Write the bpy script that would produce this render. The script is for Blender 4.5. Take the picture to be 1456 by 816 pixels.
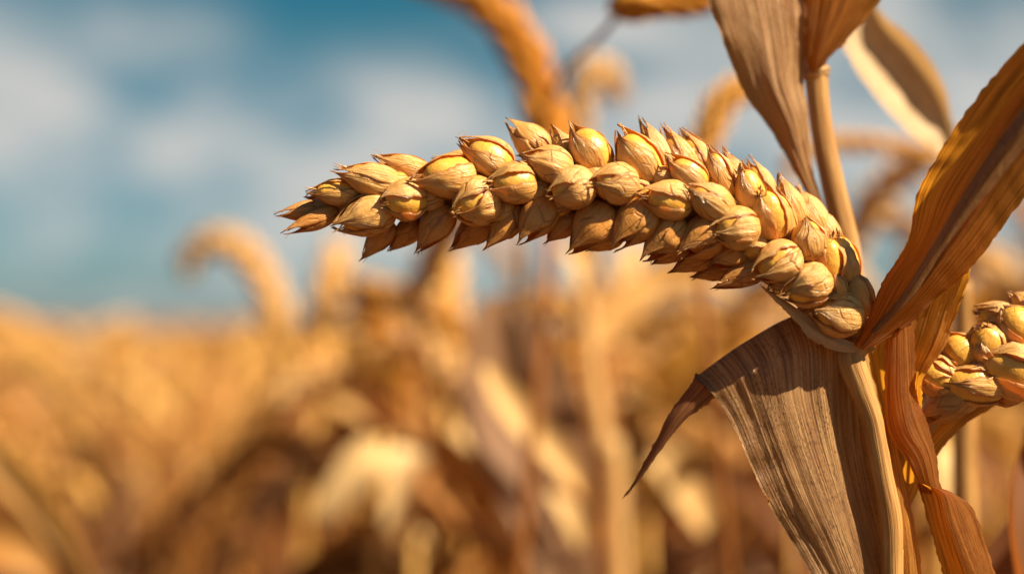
import bpy, math, random
import numpy as np
from mathutils import Vector, Matrix, noise

R_ = math.radians
SC = bpy.context.scene
COL = SC.collection
for o in list(bpy.data.objects):
    bpy.data.objects.remove(o)

# ------------------------------------------------------------------ camera
FPX = 50.0 / 36.0 * 1456.0          # focal length in photo pixels
FOCUS = 0.4167                      # distance of the sharp ear (m)
PX = FOCUS / FPX                    # one photo pixel at the ear, in metres
PITCH = R_(1.4)
CAM = np.array([0.0, 0.0, 1.0])
FWD = np.array([0, math.cos(PITCH), math.sin(PITCH)])
UP = np.array([0, -math.sin(PITCH), math.cos(PITCH)])
RT = np.array([1.0, 0, 0])
TOCAM = -FWD

cd = bpy.data.cameras.new('camera')
cam = bpy.data.objects.new('camera', cd)
COL.objects.link(cam)
cam.location = CAM
cam.rotation_euler = (math.pi / 2 + PITCH, 0, 0)
cd.lens = 50
cd.sensor_width = 36
cd.clip_start = 0.02
cd.clip_end = 2000
cd.dof.use_dof = True
cd.dof.focus_distance = FOCUS - 0.006
cd.dof.aperture_fstop = 3.1
SC.camera = cam

# ------------------------------------------------------------------ light
SUN_DIR = Vector((0.64, -0.36, 0.68)).normalized()       # towards the sun
SUN_EL = math.asin(SUN_DIR.z)
SUN_AZ = math.atan2(SUN_DIR.x, SUN_DIR.y)                  # clockwise from +Y
sd = bpy.data.lights.new('sun', 'SUN')
sd.energy = 5.0
sd.angle = R_(0.5)
sd.color = (1.0, 0.85, 0.62)
sun = bpy.data.objects.new('sun', sd)
COL.objects.link(sun)
sun.rotation_euler = SUN_DIR.to_track_quat('Z', 'Y').to_euler()
sun.location = (2, -1, 4)

W = bpy.data.worlds.new('World')
SC.world = W
W.use_nodes = True
wn, wl = W.node_tree.nodes, W.node_tree.links
wn.clear()


def wnode(t, **kw):
    n = wn.new(t)
    for k, v in kw.items():
        if k in n.inputs.keys():
            n.inputs[k].default_value = v
        else:
            setattr(n, k, v)
    return n


def wmath(op, a, b=None):
    n = wn.new('ShaderNodeMath')
    n.operation = op
    for i, x in enumerate((a, b)):
        if x is None:
            continue
        if isinstance(x, (int, float)):
            n.inputs[i].default_value = x
        else:
            wl.new(x, n.inputs[i])
    return n.outputs[0]


w_out = wn.new('ShaderNodeOutputWorld')
w_bg = wn.new('ShaderNodeBackground')
SKY = wn.new('ShaderNodeTexSky')
SKY.sky_type = 'NISHITA'
SKY.sun_disc = False
SKY.sun_elevation = SUN_EL
SKY.sun_rotation = SUN_AZ
SKY.air_density = 1.0
SKY.dust_density = 0.6
SKY.ozone_density = 1.2
w_bg.inputs['Strength'].default_value = 0.050
tint = wn.new('ShaderNodeMix'); tint.data_type = 'RGBA'; tint.blend_type = 'MULTIPLY'
tint.inputs['Factor'].default_value = 1.0
wl.new(SKY.outputs[0], tint.inputs['A'])
tc = wn.new('ShaderNodeTexCoord')
# soft banks of cloud, placed on the sky by azimuth and elevation
sep = wn.new('ShaderNodeSeparateXYZ')
wl.new(tc.outputs['Generated'], sep.inputs[0])
hz = wn.new('ShaderNodeValToRGB')           # the teal of this sky, by elevation
for k, (p_, c_) in enumerate(((0.0, (.24, .42, .56)), (.10, (.16, .42, .49)), (.20, (.092, .42, .43)), (.6, (.25, .52, .58)))):
    e_ = hz.color_ramp.elements[k] if k < 2 else hz.color_ramp.elements.new(p_)
    e_.position = p_
    e_.color = (*c_, 1)
wl.new(sep.outputs['Z'], hz.inputs[0])
wl.new(hz.outputs[0], tint.inputs['B'])
yy = wmath('MAXIMUM', sep.outputs['Y'], 0.05)
SX = wmath('DIVIDE', sep.outputs['X'], yy)
SZ = wmath('DIVIDE', sep.outputs['Z'], yy)
nz = wn.new('ShaderNodeTexNoise')
nz.inputs['Scale'].default_value = 9.0
nz.inputs['Detail'].default_value = 5.0
nz.inputs['Roughness'].default_value = 0.55
mp = wn.new('ShaderNodeMapping')
mp.inputs['Scale'].default_value = (1.0, 1.0, 2.2)
wl.new(tc.outputs['Generated'], mp.inputs['Vector'])
wl.new(mp.outputs[0], nz.inputs['Vector'])
acc = None
T0 = math.tan(PITCH)
for (cx, cy, rx, ry, amp) in (
        (60, 170, 200, 95, 1.1), (20, 30, 150, 60, .8), (270, 110, 90, 80, .55), (560, 150, 130, 70, 1.1), (360, 235, 240, 50, .95),
        (640, 235, 180, 70, .7), (560, 360, 300, 70, .85), (90, 340, 230, 50, .65), (330, 430, 500, 30, .5),
        (850, 40, 130, 50, .9), (930, 165, 120, 70, 1.2), (1340, 50, 220, 100, 1.25), (1080, 60, 120, 70, .5), (1230, 160, 140, 60, .6),
        (1230, 290, 260, 120, .9), (760, 310, 240, 70, .7), (1450, 200, 140, 90, .7)):
    ax = (cx - 728) / FPX
    az = (408 - cy) / FPX + T0
    dx = wmath('DIVIDE', wmath('SUBTRACT', SX, ax), rx / FPX)
    dz = wmath('DIVIDE', wmath('SUBTRACT', SZ, az), ry / FPX)
    r2 = wmath('ADD', wmath('MULTIPLY', dx, dx), wmath('MULTIPLY', dz, dz))
    g = wmath('MULTIPLY', wmath('POWER', 2.718, wmath('MULTIPLY', r2, -1.0)), amp)
    acc = g if acc is None else wmath('ADD', acc, g)
cl = wmath('MULTIPLY', acc, wmath('ADD', wmath('MULTIPLY', nz.outputs['Fac'], 3.4), -0.95))
cl = wmath('MINIMUM', wmath('MAXIMUM', cl, 0.0), 0.93)
mixc = wn.new('ShaderNodeMix'); mixc.data_type = 'RGBA'
mixc.inputs['B'].default_value = (5.5, 5.35, 5.05, 1)
wl.new(cl, mixc.inputs['Factor'])
wl.new(tint.outputs['Result'], mixc.inputs['A'])
wl.new(mixc.outputs['Result'], w_bg.inputs['Color'])
wl.new(w_bg.outputs[0], w_out.inputs[0])

SC.view_settings.view_transform = 'Standard'
SC.view_settings.look = 'None'
SC.view_settings.exposure = 1.22
SC.view_settings.gamma = 1.0
SC.render.engine = 'CYCLES'
SC.cycles.use_denoising = True
try:
    SC.cycles.denoiser = 'OPENIMAGEDENOISE'
    SC.cycles.denoising_input_passes = 'RGB_ALBEDO_NORMAL'
except Exception:
    pass
SC.cycles.max_bounces = 8
SC.cycles.diffuse_bounces = 4
SC.cycles.transmission_bounces = 4
SC.cycles.sample_clamp_indirect = 6


# ------------------------------------------------------------------ helpers
def P(px, py, z=0.0):
    """A point seen at photo position (px, py), z photo-pixels in front of the ear's distance."""
    d = FOCUS - z * PX
    return CAM + d * (FWD + RT * ((px - 728) / FPX) + UP * ((408 - py) / FPX))


def PD(px, py, d):
    return CAM + d * (FWD + RT * ((px - 728) / FPX) + UP * ((408 - py) / FPX))


def tag(o, label=None, cat=None, group=None, kind=None):
    if label: o['label'] = label
    if cat: o['category'] = cat
    if group: o['group'] = group
    if kind: o['kind'] = kind
    return o


def empty(name, loc, label, cat, group=None):
    o = bpy.data.objects.new(name, None)
    o.empty_display_size = 0.02
    COL.objects.link(o)
    o.location = Vector(loc)
    return tag(o, label, cat, group)


class MB:
    """Collects vertices, faces, uvs and material slots; build() links ONE mesh object."""
    def __init__(self):
        self.v, self.f, self.uv, self.m = [], [], [], []

    def add(self, verts, faces, uvs=None, slot=0):
        b = len(self.v)
        self.v.extend([tuple(map(float, p)) for p in verts])
        for k, f in enumerate(faces):
            self.f.append(tuple(b + i for i in f))
            self.m.append(slot)
            if uvs is None:
                self.uv.append([(0.5, 0.5)] * len(f))
            else:
                self.uv.append([tuple(uvs[i]) for i in f])

    def mesh(self, name, mats):
        me = bpy.data.meshes.new(name)
        me.from_pydata(self.v, [], self.f)
        l = me.uv_layers.new(name='UVMap')
        l.data.foreach_set('uv', np.array([c for f in self.uv for p in f for c in p], dtype=np.float32))
        for m in mats:
            me.materials.append(m)
        me.polygons.foreach_set('material_index', np.array(self.m, dtype=np.int32))
        me.polygons.foreach_set('use_smooth', np.ones(len(self.f), dtype=bool))
        me.update()
        return me

    def build(self, name, mats, parent=None, world=True):
        o = bpy.data.objects.new(name, self.mesh(name, mats))
        COL.objects.link(o)
        if parent is not None:
            o.parent = parent
            if world:                      # vertices were given in world space
                w = Vector((0, 0, 0))
                q = parent
                while q is not None:
                    w = w + q.location
                    q = q.parent
                o.data.transform(Matrix.Translation(-w))
        return o


def cr(pts, n):
    """Catmull-Rom through pts (m,k..) resampled to n."""
    p = np.asarray(pts, float)
    m = len(p)
    if m == 2:
        t = np.linspace(0, 1, n)[(...,) + (None,) * (p.ndim - 1)]
        return p[0] * (1 - t) + p[1] * t
    a = np.concatenate([[2 * p[0] - p[1]], p, [2 * p[-1] - p[-2]]])
    out = []
    for t in np.linspace(0, m - 1, n):
        i = min(int(t), m - 2)
        f = t - i
        p0, p1, p2, p3 = a[i], a[i + 1], a[i + 2], a[i + 3]
        out.append(0.5 * (2 * p1 + (p2 - p0) * f + (2 * p0 - 5 * p1 + 4 * p2 - p3) * f * f + (3 * p1 - p0 - 3 * p2 + p3) * f ** 3))
    return np.array(out)


def grid_normals(g):
    du = np.gradient(g, axis=1)
    dv = np.gradient(g, axis=0)
    n = np.cross(du, dv)
    l = np.linalg.norm(n, axis=2, keepdims=True)
    return n / np.maximum(l, 1e-12)


def add_sheet(mb, g, uv, thick, slot=0, slot_in=None):
    """A thin real sheet: grid g (rows, cols, 3) with its other face `thick` behind it and a rim."""
    nr, nc = g.shape[:2]
    if thick == 0:
        mb.add(g.reshape(-1, 3), [(i * nc + j, i * nc + j + 1, (i + 1) * nc + j + 1, (i + 1) * nc + j) for i in range(nr - 1) for j in range(nc - 1)], uv.reshape(-1, 2), slot)
        return
    n = grid_normals(g)
    # taper the thickness to the rim so that the edge is fine, not a slab
    vs = np.concatenate([(g + n * thick * .5).reshape(-1, 3), (g - n * thick * .5).reshape(-1, 3)])
    uvs = np.concatenate([uv.reshape(-1, 2)] * 2)
    o = nr * nc
    top, bot, rim = [], [], []
    for i in range(nr - 1):
        for j in range(nc - 1):
            a, b, c, d = i * nc + j, i * nc + j + 1, (i + 1) * nc + j + 1, (i + 1) * nc + j
            top.append((a, b, c, d))
            bot.append((o + d, o + c, o + b, o + a))
    edge = [j for j in range(nc)] + [i * nc + nc - 1 for i in range(1, nr)] + [(nr - 1) * nc + j for j in range(nc - 2, -1, -1)] + [i * nc for i in range(nr - 2, 0, -1)]
    for k in range(len(edge)):
        a, b = edge[k], edge[(k + 1) % len(edge)]
        rim.append((b, a, o + a, o + b))
    b0 = len(mb.v)
    mb.add(vs, top + rim, uvs, slot)
    base = b0
    for f in bot:
        mb.f.append(tuple(base + i for i in f)); mb.m.append(slot if slot_in is None else slot_in)
        mb.uv.append([tuple(uvs[i]) for i in f])


def loft_leaf(mb, rows, nr=70, nc=40, thick=0, rib=0.9, ribf=11.0, wave=3.0, seed=0, slot=0, slot_in=None, pix=True, ragged=2.2):
    """rows: list of rows of (px, py, z) control points running across the blade; real 3-D blade with ribs and ripples."""
    a = np.array([cr(r, nc) for r in rows])
    a = np.transpose(np.array([cr(a[:, j], nr) for j in range(nc)]), (1, 0, 2))   # nr, nc, 3 in photo pixels
    du = np.linalg.norm(np.diff(a, axis=1), axis=2)
    dv = np.linalg.norm(np.diff(a, axis=0), axis=2)
    U = np.concatenate([np.zeros((nr, 1)), np.cumsum(du, axis=1)], axis=1)
    V = np.concatenate([np.zeros((1, nc)), np.cumsum(dv, axis=0)], axis=0)
    um = U[:, -1].max()
    g = np.zeros((nr, nc, 3))
    for i in range(nr):
        for j in range(nc):
            x, y, z = a[i, j]
            u = j / (nc - 1) * um / 100.0
            v = V[i].mean() / 100.0
            s = seed * 17.3
            ed = abs(2 * j / (nc - 1) - 1)
            w = wave * 1.6 * ed ** 3 * noise.noise(Vector((v * 3.1, s + 40, 1.0 if j * 2 > nc else 6.0)))
            w += wave * .45 * noise.noise(Vector((u * 3.4 + s, v * .6, s + 21)))
            w += wave * noise.noise(Vector((u * 2.0 + s, v * .7, s)))
            w += rib * .08 * math.sin(2 * math.pi * (u * ribf + 1.2 * noise.noise(Vector((u * 3, v * .8, s + 5))))) * (.55 + .9 * noise.noise(Vector((u * 5, v * .7, s + 2))))
            w += 5.0 * rib * noise.noise(Vector((u * 5.0 + s, v * .55, s + 3))) * .5
            w += rib * .75 * noise.noise(Vector((u * 26, v * .5, s + 9))) + rib * 1.3 * noise.noise(Vector((u * 11 + s, v * .35, s + 13)))
            e = min(j, nc - 1 - j) / (nc - 1)
            if e < 0.001:
                k = ragged * noise.noise(Vector((v * 9, s, 3 + (j > 0)))) + .6 * ragged * noise.noise(Vector((v * 28, s, 7 + (j > 0))))
                x += k; y += k * .5
                c = a[i, nc // 2] - a[i, j]; c = c / max(1e-6, np.linalg.norm(c))
                k = 16 * max(0, noise.noise(Vector((v * 7, s, 11 + (j > 0)))) - .28) * (ragged > 1)
                x += c[0] * k; y += c[1] * k
            g[i, j] = P(x, y, z + w)
    uv = np.stack([np.tile(np.linspace(0, um / 100.0, nc), (nr, 1)), np.repeat(V.mean(axis=1)[:, None] / 100.0, nc, axis=1)], axis=2)
    add_sheet(mb, g, uv, thick * PX, slot, slot_in)


def add_tube(mb, pts, radii, sides=8, slot=0, lump=0.0, ends=True, nst=None, seed=0, ridges=0):
    p = np.asarray(pts, float)
    r = np.asarray(radii, float)
    if nst:
        p = cr(p, nst); r = cr(r, nst)
    n = len(p)
    t = np.gradient(p, axis=0)
    t /= np.maximum(np.linalg.norm(t, axis=1, keepdims=True), 1e-12)
    ref = np.array([0.13, -0.97, 0.2])
    vs, uvs = [], []
    L = np.concatenate([[0], np.cumsum(np.linalg.norm(np.diff(p, axis=0), axis=1))])
    for i in range(n):
        x = np.cross(t[i], ref); x /= np.linalg.norm(x)
        y = np.cross(t[i], x)
        for k in range(sides + 1):
            a = 2 * math.pi * k / sides
            kk = k % sides
            rr = r[i] * (1 + lump * noise.noise(Vector((math.cos(a) * 2, math.sin(a) * 2, L[i] * 60 + seed))))
            if ridges:
                rr *= 1 + 0.05 * math.sin(ridges * a)
            vs.append(p[i] + rr * (math.cos(a) * x + math.sin(a) * y))
            uvs.append((k / sides * r.max() * 6.28 / PX / 100, L[i] / PX / 100))
    fs = []
    s1 = sides + 1
    for i in range(n - 1):
        for k in range(sides):
            fs.append((i * s1 + k, i * s1 + k + 1, (i + 1) * s1 + k + 1, (i + 1) * s1 + k))
    if ends:
        fs.append(tuple(reversed(range(sides))))
        fs.append(tuple((n - 1) * s1 + k for k in range(sides)))
    mb.add(vs, fs, uvs, slot)


# ------------------------------------------------------------------ materials
class Mat:
    def __init__(self, name):
        self.m = bpy.data.materials.new(name)
        self.m.use_nodes = True
        self.n, self.l = self.m.node_tree.nodes, self.m.node_tree.links
        self.n.clear()
        self.out = self.n.new('ShaderNodeOutputMaterial')

    def node(self, t, ins=None, **kw):
        n = self.n.new(t)
        for k, v in kw.items():
            setattr(n, k, v)
        for k, v in (ins or {}).items():
            if hasattr(v, 'is_linked') or hasattr(v, 'links'):
                self.l.new(v, n.inputs[k])
            else:
                n.inputs[k].default_value = v
        return n

    def math(self, op, a, b=0.0, clamp=False):
        n = self.node('ShaderNodeMath', {0: a, 1: b}, operation=op)
        n.use_clamp = clamp
        return n.outputs[0]

    def noise(self, vec, scale, detail=4, rough=.55, dist=0.0):
        return self.node('ShaderNodeTexNoise', {'Vector': vec, 'Scale': scale, 'Detail': detail, 'Roughness': rough, 'Distortion': dist}).outputs['Fac']

    def ramp(self, fac, stops):
        n = self.node('ShaderNodeValToRGB', {'Fac': fac})
        e = n.color_ramp.elements
        while len(e) < len(stops):
            e.new(0.5)
        for q, (p, c) in zip(e, stops):
            q.position = p
            q.color = (*c, 1) if len(c) == 3 else c
        return n.outputs[0]

    def mix(self, fac, a, b, blend='MIX'):
        n = self.node('ShaderNodeMix', data_type='RGBA', blend_type=blend)
        for k, v in (('Factor', fac), ('A', a), ('B', b)):
            # RGBA sockets share names with float ones: pick the right sockets
            s = n.inputs[0] if k == 'Factor' else n.inputs[6 if k == 'A' else 7]
            if hasattr(v, 'links'):
                self.l.new(v, s)
            else:
                s.default_value = v if not isinstance(v, tuple) or len(v) == 4 else (*v, 1)
        return n.outputs[2]

    def mapped(self, vec, scale):
        return self.node('ShaderNodeMapping', {'Vector': vec, 'Scale': scale}).outputs[0]

    def finish(self, color, rough=.6, bump=None, bump_d=.0002, bump_s=.5, sss=0.0, sss_r=(1, .4, .15), sss_scale=.002, trans=0.0, trans_col=None, spec=.4):
        ins = {'Base Color': color, 'Roughness': rough, 'Specular IOR Level': spec}
        if sss:
            ins['Subsurface Weight'] = sss
            ins['Subsurface Radius'] = sss_r
            ins['Subsurface Scale'] = sss_scale
        p = self.node('ShaderNodeBsdfPrincipled', ins)
        nb = None
        if bump is not None:
            b = self.node('ShaderNodeBump', {'Height': bump, 'Distance': bump_d, 'Strength': bump_s})
            self.l.new(b.outputs[0], p.inputs['Normal'])
            nb = b.outputs[0]
        sh = p.outputs[0]
        if trans:
            t = self.node('ShaderNodeBsdfTranslucent', {'Color': trans_col if trans_col is not None else color})
            x = self.node('ShaderNodeMixShader', {'Fac': trans})
            self.l.new(sh, x.inputs[1]); self.l.new(t.outputs[0], x.inputs[2])
            sh = x.outputs[0]
        self.l.new(sh, self.out.inputs['Surface'])
        return self.m


def leaf_material(name, lo, hi, vein, stain, trans=.35, tcol=(.75, .30, .05), speck=.5, veinamt=.6, rough=.55):
    M = Mat(name)
    uv = M.node('ShaderNodeUVMap').outputs[0]
    fine = M.noise(M.mapped(uv, (24, .55, 1)), 1.0, 6, .62, .25)
    mid = M.noise(M.mapped(uv, (7, .7, 1)), 1.0, 3, .5, .4)
    wv = M.node('ShaderNodeTexWave', {'Vector': M.mapped(uv, (1, .03, 1)), 'Scale': 6.0, 'Distortion': 1.6, 'Detail': 3.0, 'Detail Scale': 1.4, 'Detail Roughness': .6}, wave_type='BANDS', bands_direction='X').outputs['Fac']
    col = M.ramp(mid, [(.30, lo), (.70, hi)])
    vf = M.ramp(M.math('ADD', M.math('MULTIPLY', fine, .88), M.math('MULTIPLY', wv, .12)), [(.36, (1, 1, 1)), (.56, (0, 0, 0))])
    col = M.mix(M.math('MULTIPLY', vf, veinamt), col, vein)
    big = M.noise(M.mapped(uv, (2.6, 1.1, 1)), 1.7, 6, .7, 1.2)
    sf = M.ramp(big, [(.46, (0, 0, 0)), (.72, (1, 1, 1))])
    col = M.mix(M.math('MULTIPLY', sf, .6), col, stain)
    sp = M.noise(M.mapped(uv, (34, 15, 1)), 1.0, 4, .7)
    gate = M.ramp(M.noise(uv, 2.6, 3, .6), [(.36, (0, 0, 0)), (.58, (1, 1, 1))])
    spf = M.math('MULTIPLY', M.ramp(sp, [(.53, (0, 0, 0)), (.60, (1, 1, 1))]), M.math('MULTIPLY', gate, speck))
    col = M.mix(spf, col, (.05, .025, .012))
    h = M.math('ADD', M.math('MULTIPLY', fine, 1.1), M.math('MULTIPLY', wv, .10))
    h = M.math('ADD', h, M.math('MULTIPLY', M.noise(M.mapped(uv, (3.5, 2.2, 1)), 1.0, 5, .6, .8), 1.2))
    h = M.math('ADD', h, M.math('MULTIPLY', M.noise(M.mapped(uv, (60, 12, 1)), 1.0, 3), .25))
    tc_ = M.mix(1.0, M.mix(.65, col, tcol), M.ramp(fine, [(0.36, (.42, .34, .28)), (.58, (1, 1, 1))]), 'MULTIPLY')
    return M.finish(col, rough, h, .0006, .8, trans=trans, trans_col=tc_, spec=.35)


M_LEAF_GREY = leaf_material('dry_leaf_grey_brown', (.30, .145, .055), (.54, .315, .135), (.13, .05, .017), (.17, .085, .042), trans=.35, tcol=(.9, .36, .05), speck=.85, veinamt=.7, rough=.40)
M_LEAF_RUST = leaf_material('dry_leaf_rust', (.37, .125, .025), (.55, .225, .05), (.17, .05, .011), (.20, .062, .014), trans=.72, tcol=(1.0, .42, .02), speck=.5, rough=.42)
M_LEAF_GOLD = leaf_material('dry_leaf_gold', (.60, .25, .04), (.76, .38, .08), (.28, .09, .015), (.42, .15, .025), trans=.68, tcol=(1.0, .42, .015), speck=.3)
M_LEAF_BROWN = leaf_material('dry_leaf_brown', (.36, .17, .06), (.58, .34, .15), (.17, .065, .02), (.25, .09, .025), trans=.4, tcol=(1.0, .42, .04), speck=.5, veinamt=.6, rough=.45)
M_LEAF_PALE = leaf_material('dry_leaf_pale', (.58, .39, .20), (.74, .55, .33), (.38, .22, .10), (.36, .19, .08), trans=.3, tcol=(.9, .5, .15), speck=.2, veinamt=.45)
M_LEAF_DARK = leaf_material('dry_leaf_dark_and_shade', (.20, .075, .024), (.32, .125, .04), (.09, .034, .012), (.11, .042, .016), trans=.35, tcol=(.9, .25, .03), speck=.3, rough=.75)  # dark red-brown leaf; on the curled tip this colour stands in for shade


def stalk_material(name, lo, hi, vein):
    M = Mat(name)
    uv = M.node('ShaderNodeUVMap').outputs[0]
    fine = M.noise(M.mapped(uv, (22, .8, 1)), 1.0, 5, .6, .2)
    mid = M.noise(M.mapped(uv, (4, .9, 1)), 1.0, 3)
    col = M.ramp(mid, [(.3, lo), (.7, hi)])
    col = M.mix(M.math('MULTIPLY', M.ramp(fine, [(.36, (1, 1, 1)), (.55, (0, 0, 0))]), .55), col, vein)
    return M.finish(col, .5, fine, .0005, .7, trans=.12, trans_col=(.9, .45, .08, 1), spec=.4)


M_STALK = stalk_material('dry_stalk', (.38, .175, .045), (.62, .345, .11), (.22, .085, .02))
M_STALK_BROWN = stalk_material('dry_stalk_brown', (.36, .175, .055), (.54, .29, .10), (.19, .08, .022))


def grain_material(name, dark):
    M = Mat(name)
    oi = M.node('ShaderNodeObjectInfo').outputs['Random']
    obj = M.node('ShaderNodeTexCoord').outputs['Object']
    n1 = M.noise(obj, 210, 5, .65)
    n2 = M.noise(obj, 1100, 3, .6)
    col = M.ramp(n1, [(.28, (.62, .27, .03)), (.55, (.78, .40, .06)), (.78, (.86, .52, .13))])
    col = M.mix(M.math('MULTIPLY', oi, .45), col, (.66, .33, .06))
    col = M.mix(M.ramp(n2, [(.60, (0, 0, 0)), (.80, (.35, .35, .35))]), col, (.36, .15, .03))
    h = M.math('ADD', M.math('MULTIPLY', n1, 1.0), M.math('MULTIPLY', n2, .2))
    return M.finish(col, .33, h, .0010, .5, sss=.25, sss_r=(1.0, .45, .10), sss_scale=.0022, spec=.45)


def husk_material(name, dark=0.0):
    M = Mat(name)
    oi = M.node('ShaderNodeObjectInfo').outputs['Random']
    uv = M.node('ShaderNodeUVMap').outputs[0]         # u across 0..1, v along 0..1
    obj = M.node('ShaderNodeTexCoord').outputs['Object']
    sx = M.node('ShaderNodeSeparateXYZ', {0: uv})
    u, v = sx.outputs[0], sx.outputs[1]
    n1 = M.noise(obj, 190, 5, .62)
    veins = M.noise(M.mapped(uv, (15, .7, 1)), 1.0, 4, .6, .25)
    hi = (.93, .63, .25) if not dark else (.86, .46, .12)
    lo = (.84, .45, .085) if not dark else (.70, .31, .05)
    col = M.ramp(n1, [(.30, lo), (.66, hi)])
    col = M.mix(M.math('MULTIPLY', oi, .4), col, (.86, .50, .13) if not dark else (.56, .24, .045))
    vf = M.ramp(veins, [(.34, (1, 1, 1)), (.47, (0, 0, 0))])
    col = M.mix(M.math('MULTIPLY', vf, .35 if not dark else .5), col, (.34, .145, .04))
    # brown margins and a brown dried tip
    e = M.math('ABSOLUTE', M.math('SUBTRACT', u, .5))
    ef = M.ramp(M.math('ADD', e, M.math('MULTIPLY', M.math('SUBTRACT', n1, .5), .10)), [(.435, (0, 0, 0)), (.50, (1, 1, 1))])
    col = M.mix(M.math('MULTIPLY', ef, .9), col, (.27, .10, .028))
    tf = M.ramp(M.math('ADD', v, M.math('MULTIPLY', M.math('SUBTRACT', n1, .5), .5)), [(.70, (0, 0, 0)), (.95, (1, 1, 1))])
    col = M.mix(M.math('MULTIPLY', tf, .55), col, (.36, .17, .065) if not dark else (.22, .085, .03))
    st = M.ramp(M.noise(obj, 420, 4, .7), [(.60, (0, 0, 0)), (.74, (1, 1, 1))])
    col = M.mix(M.math('MULTIPLY', st, .45), col, (.30, .13, .045))
    # fine dried cracks and branching seams
    warp = M.node('ShaderNodeVectorMath', {0: obj, 1: M.node('ShaderNodeVectorMath', {0: M.node('ShaderNodeTexNoise', {'Vector': obj, 'Scale': 260.0, 'Detail': 3.0}).outputs['Color'], 'Scale': .0045}, operation='SCALE').outputs[0]}, operation='ADD').outputs[0]
    off = M.node('ShaderNodeVectorMath', {0: M.mapped(uv, (2.3, 1.5, 1)), 1: M.node('ShaderNodeVectorMath', {0: warp, 'Scale': 32.0}, operation='SCALE').outputs[0]}, operation='ADD').outputs[0]
    vor = M.node('ShaderNodeTexVoronoi', {'Vector': off, 'Scale': 1.0}, feature='DISTANCE_TO_EDGE').outputs['Distance']
    gate = M.ramp(M.noise(obj, 110, 2), [(.42, (0, 0, 0)), (.56, (1, 1, 1))])
    crack = M.math('MULTIPLY', M.ramp(vor, [(.008, (1, 1, 1)), (.035, (0, 0, 0))]), gate)
    col = M.mix(M.math('MULTIPLY', crack, .75), col, (.34, .13, .03))
    wr = M.noise(M.mapped(uv, (5, 2.4, 1)), 1.0, 5, .65, 1.2)
    h = M.math('ADD', M.math('MULTIPLY', veins, .8), M.math('MULTIPLY', n1, .9))
    h = M.math('ADD', h, M.math('MULTIPLY', wr, 1.1))
    dust = M.ramp(M.noise(obj, 2600, 3, .6), [(.52, (0, 0, 0)), (.68, (1, 1, 1))])
    col = M.mix(M.math('MULTIPLY', dust, .10), col, (.92, .72, .42))
    h = M.math('SUBTRACT', h, M.math('MULTIPLY', crack, .5))
    return M.finish(col, .27, h, .0011, .6, trans=.36, trans_col=(1.0, .46, .03, 1), spec=.6)


M_GRAIN = grain_material('wheat_grain', 0)
M_HUSK = husk_material('wheat_husk')
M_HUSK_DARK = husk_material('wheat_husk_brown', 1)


def simple_straw(name, lo, hi, trans=.3, scale=25):
    M = Mat(name)
    oi = M.node('ShaderNodeObjectInfo').outputs['Random']
    pos = M.node('ShaderNodeNewGeometry').outputs['Position']
    n = M.noise(pos, scale, 3, .6)
    f = M.math('ADD', M.math('MULTIPLY', n, .9), M.math('MULTIPLY', M.math('SUBTRACT', oi, .5), .7))
    col = M.ramp(f, [(.15, lo), (.8, hi)])
    return M.finish(col, .6, trans=trans, trans_col=M.mix(.5, col, (.95, .45, .06)), spec=.3)


M_F_STEM = simple_straw('field_straw', (.50, .235, .045), (.78, .46, .13), .15)
M_F_LEAF = simple_straw('field_leaf', (.44, .18, .035), (.82, .49, .17), .45)
M_F_EAR = simple_straw('field_ear', (.60, .29, .05), (.85, .52, .15), .3, 60)
M_F_ORANGE = simple_straw('field_ear_orange', (.62, .25, .02), (.84, .44, .075), .3, 60)
M_F_PALE = simple_straw('field_pale_husk', (.70, .44, .17), (.84, .60, .30), .35)
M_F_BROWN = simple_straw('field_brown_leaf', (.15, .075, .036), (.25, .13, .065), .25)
M_F_OLD_SHADE = simple_straw('field_old_leaf_shade', (.075, .027, .008), (.17, .062, .017), .15)  # brown of old leaves, darkened further to carry canopy shade
M_F_RUST = simple_straw('field_rust_leaf', (.26, .092, .02), (.46, .19, .045), .4)


# ------------------------------------------------------------------ ground
def make_ground():
    M = Mat('field_soil')
    pos = M.node('ShaderNodeNewGeometry').outputs['Position']
    n = M.noise(pos, 6, 6, .65)
    n2 = M.noise(pos, 60, 4, .6)
    col = M.ramp(M.math('ADD', M.math('MULTIPLY', n, .5), M.math('MULTIPLY', n2, .5)), [(.35, (.055, .025, .011)), (.65, (.17, .085, .032))])
    m = M.finish(col, .9, n2, .02, .6, spec=.2)
    mb = MB()
    xs = np.concatenate([-np.geomspace(1500, 1, 14), np.linspace(-.8, .8, 9), np.geomspace(1, 1500, 14)])
    ys = xs
    vs = []
    for y in ys:
        for x in xs:
            d = math.hypot(x, y)
            vs.append((x, y, .03 * noise.noise(Vector((x * .7, y * .7, 1))) if d < 40 else 0))
    k = len(xs)
    fs = [(j * k + i, j * k + i + 1, (j + 1) * k + i + 1, (j + 1) * k + i) for j in range(k - 1) for i in range(k - 1)]
    mb.add(vs, fs)
    o = mb.build('ground', [m])
    tag(o, 'dry brown soil under the ripe field', 'ground', kind='structure')


make_ground()

# ------------------------------------------------------------------ the sharp plant
RNG = random.Random(11)
AX = np.array([(418, 308), (470, 292), (530, 282), (600, 274), (680, 268), (760, 266), (840, 270), (910, 279), (970, 293), (1030, 312), (1085, 338), (1135, 373), (1180, 412), (1212, 455), (1235, 500)], float)
AR = np.array([12, 34, 46, 54, 60, 64, 68, 70, 72, 72, 68, 62, 56, 44, 24], float)
AXD = cr(AX, 300)
ARD = cr(AR[:, None], 300)[:, 0]


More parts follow.
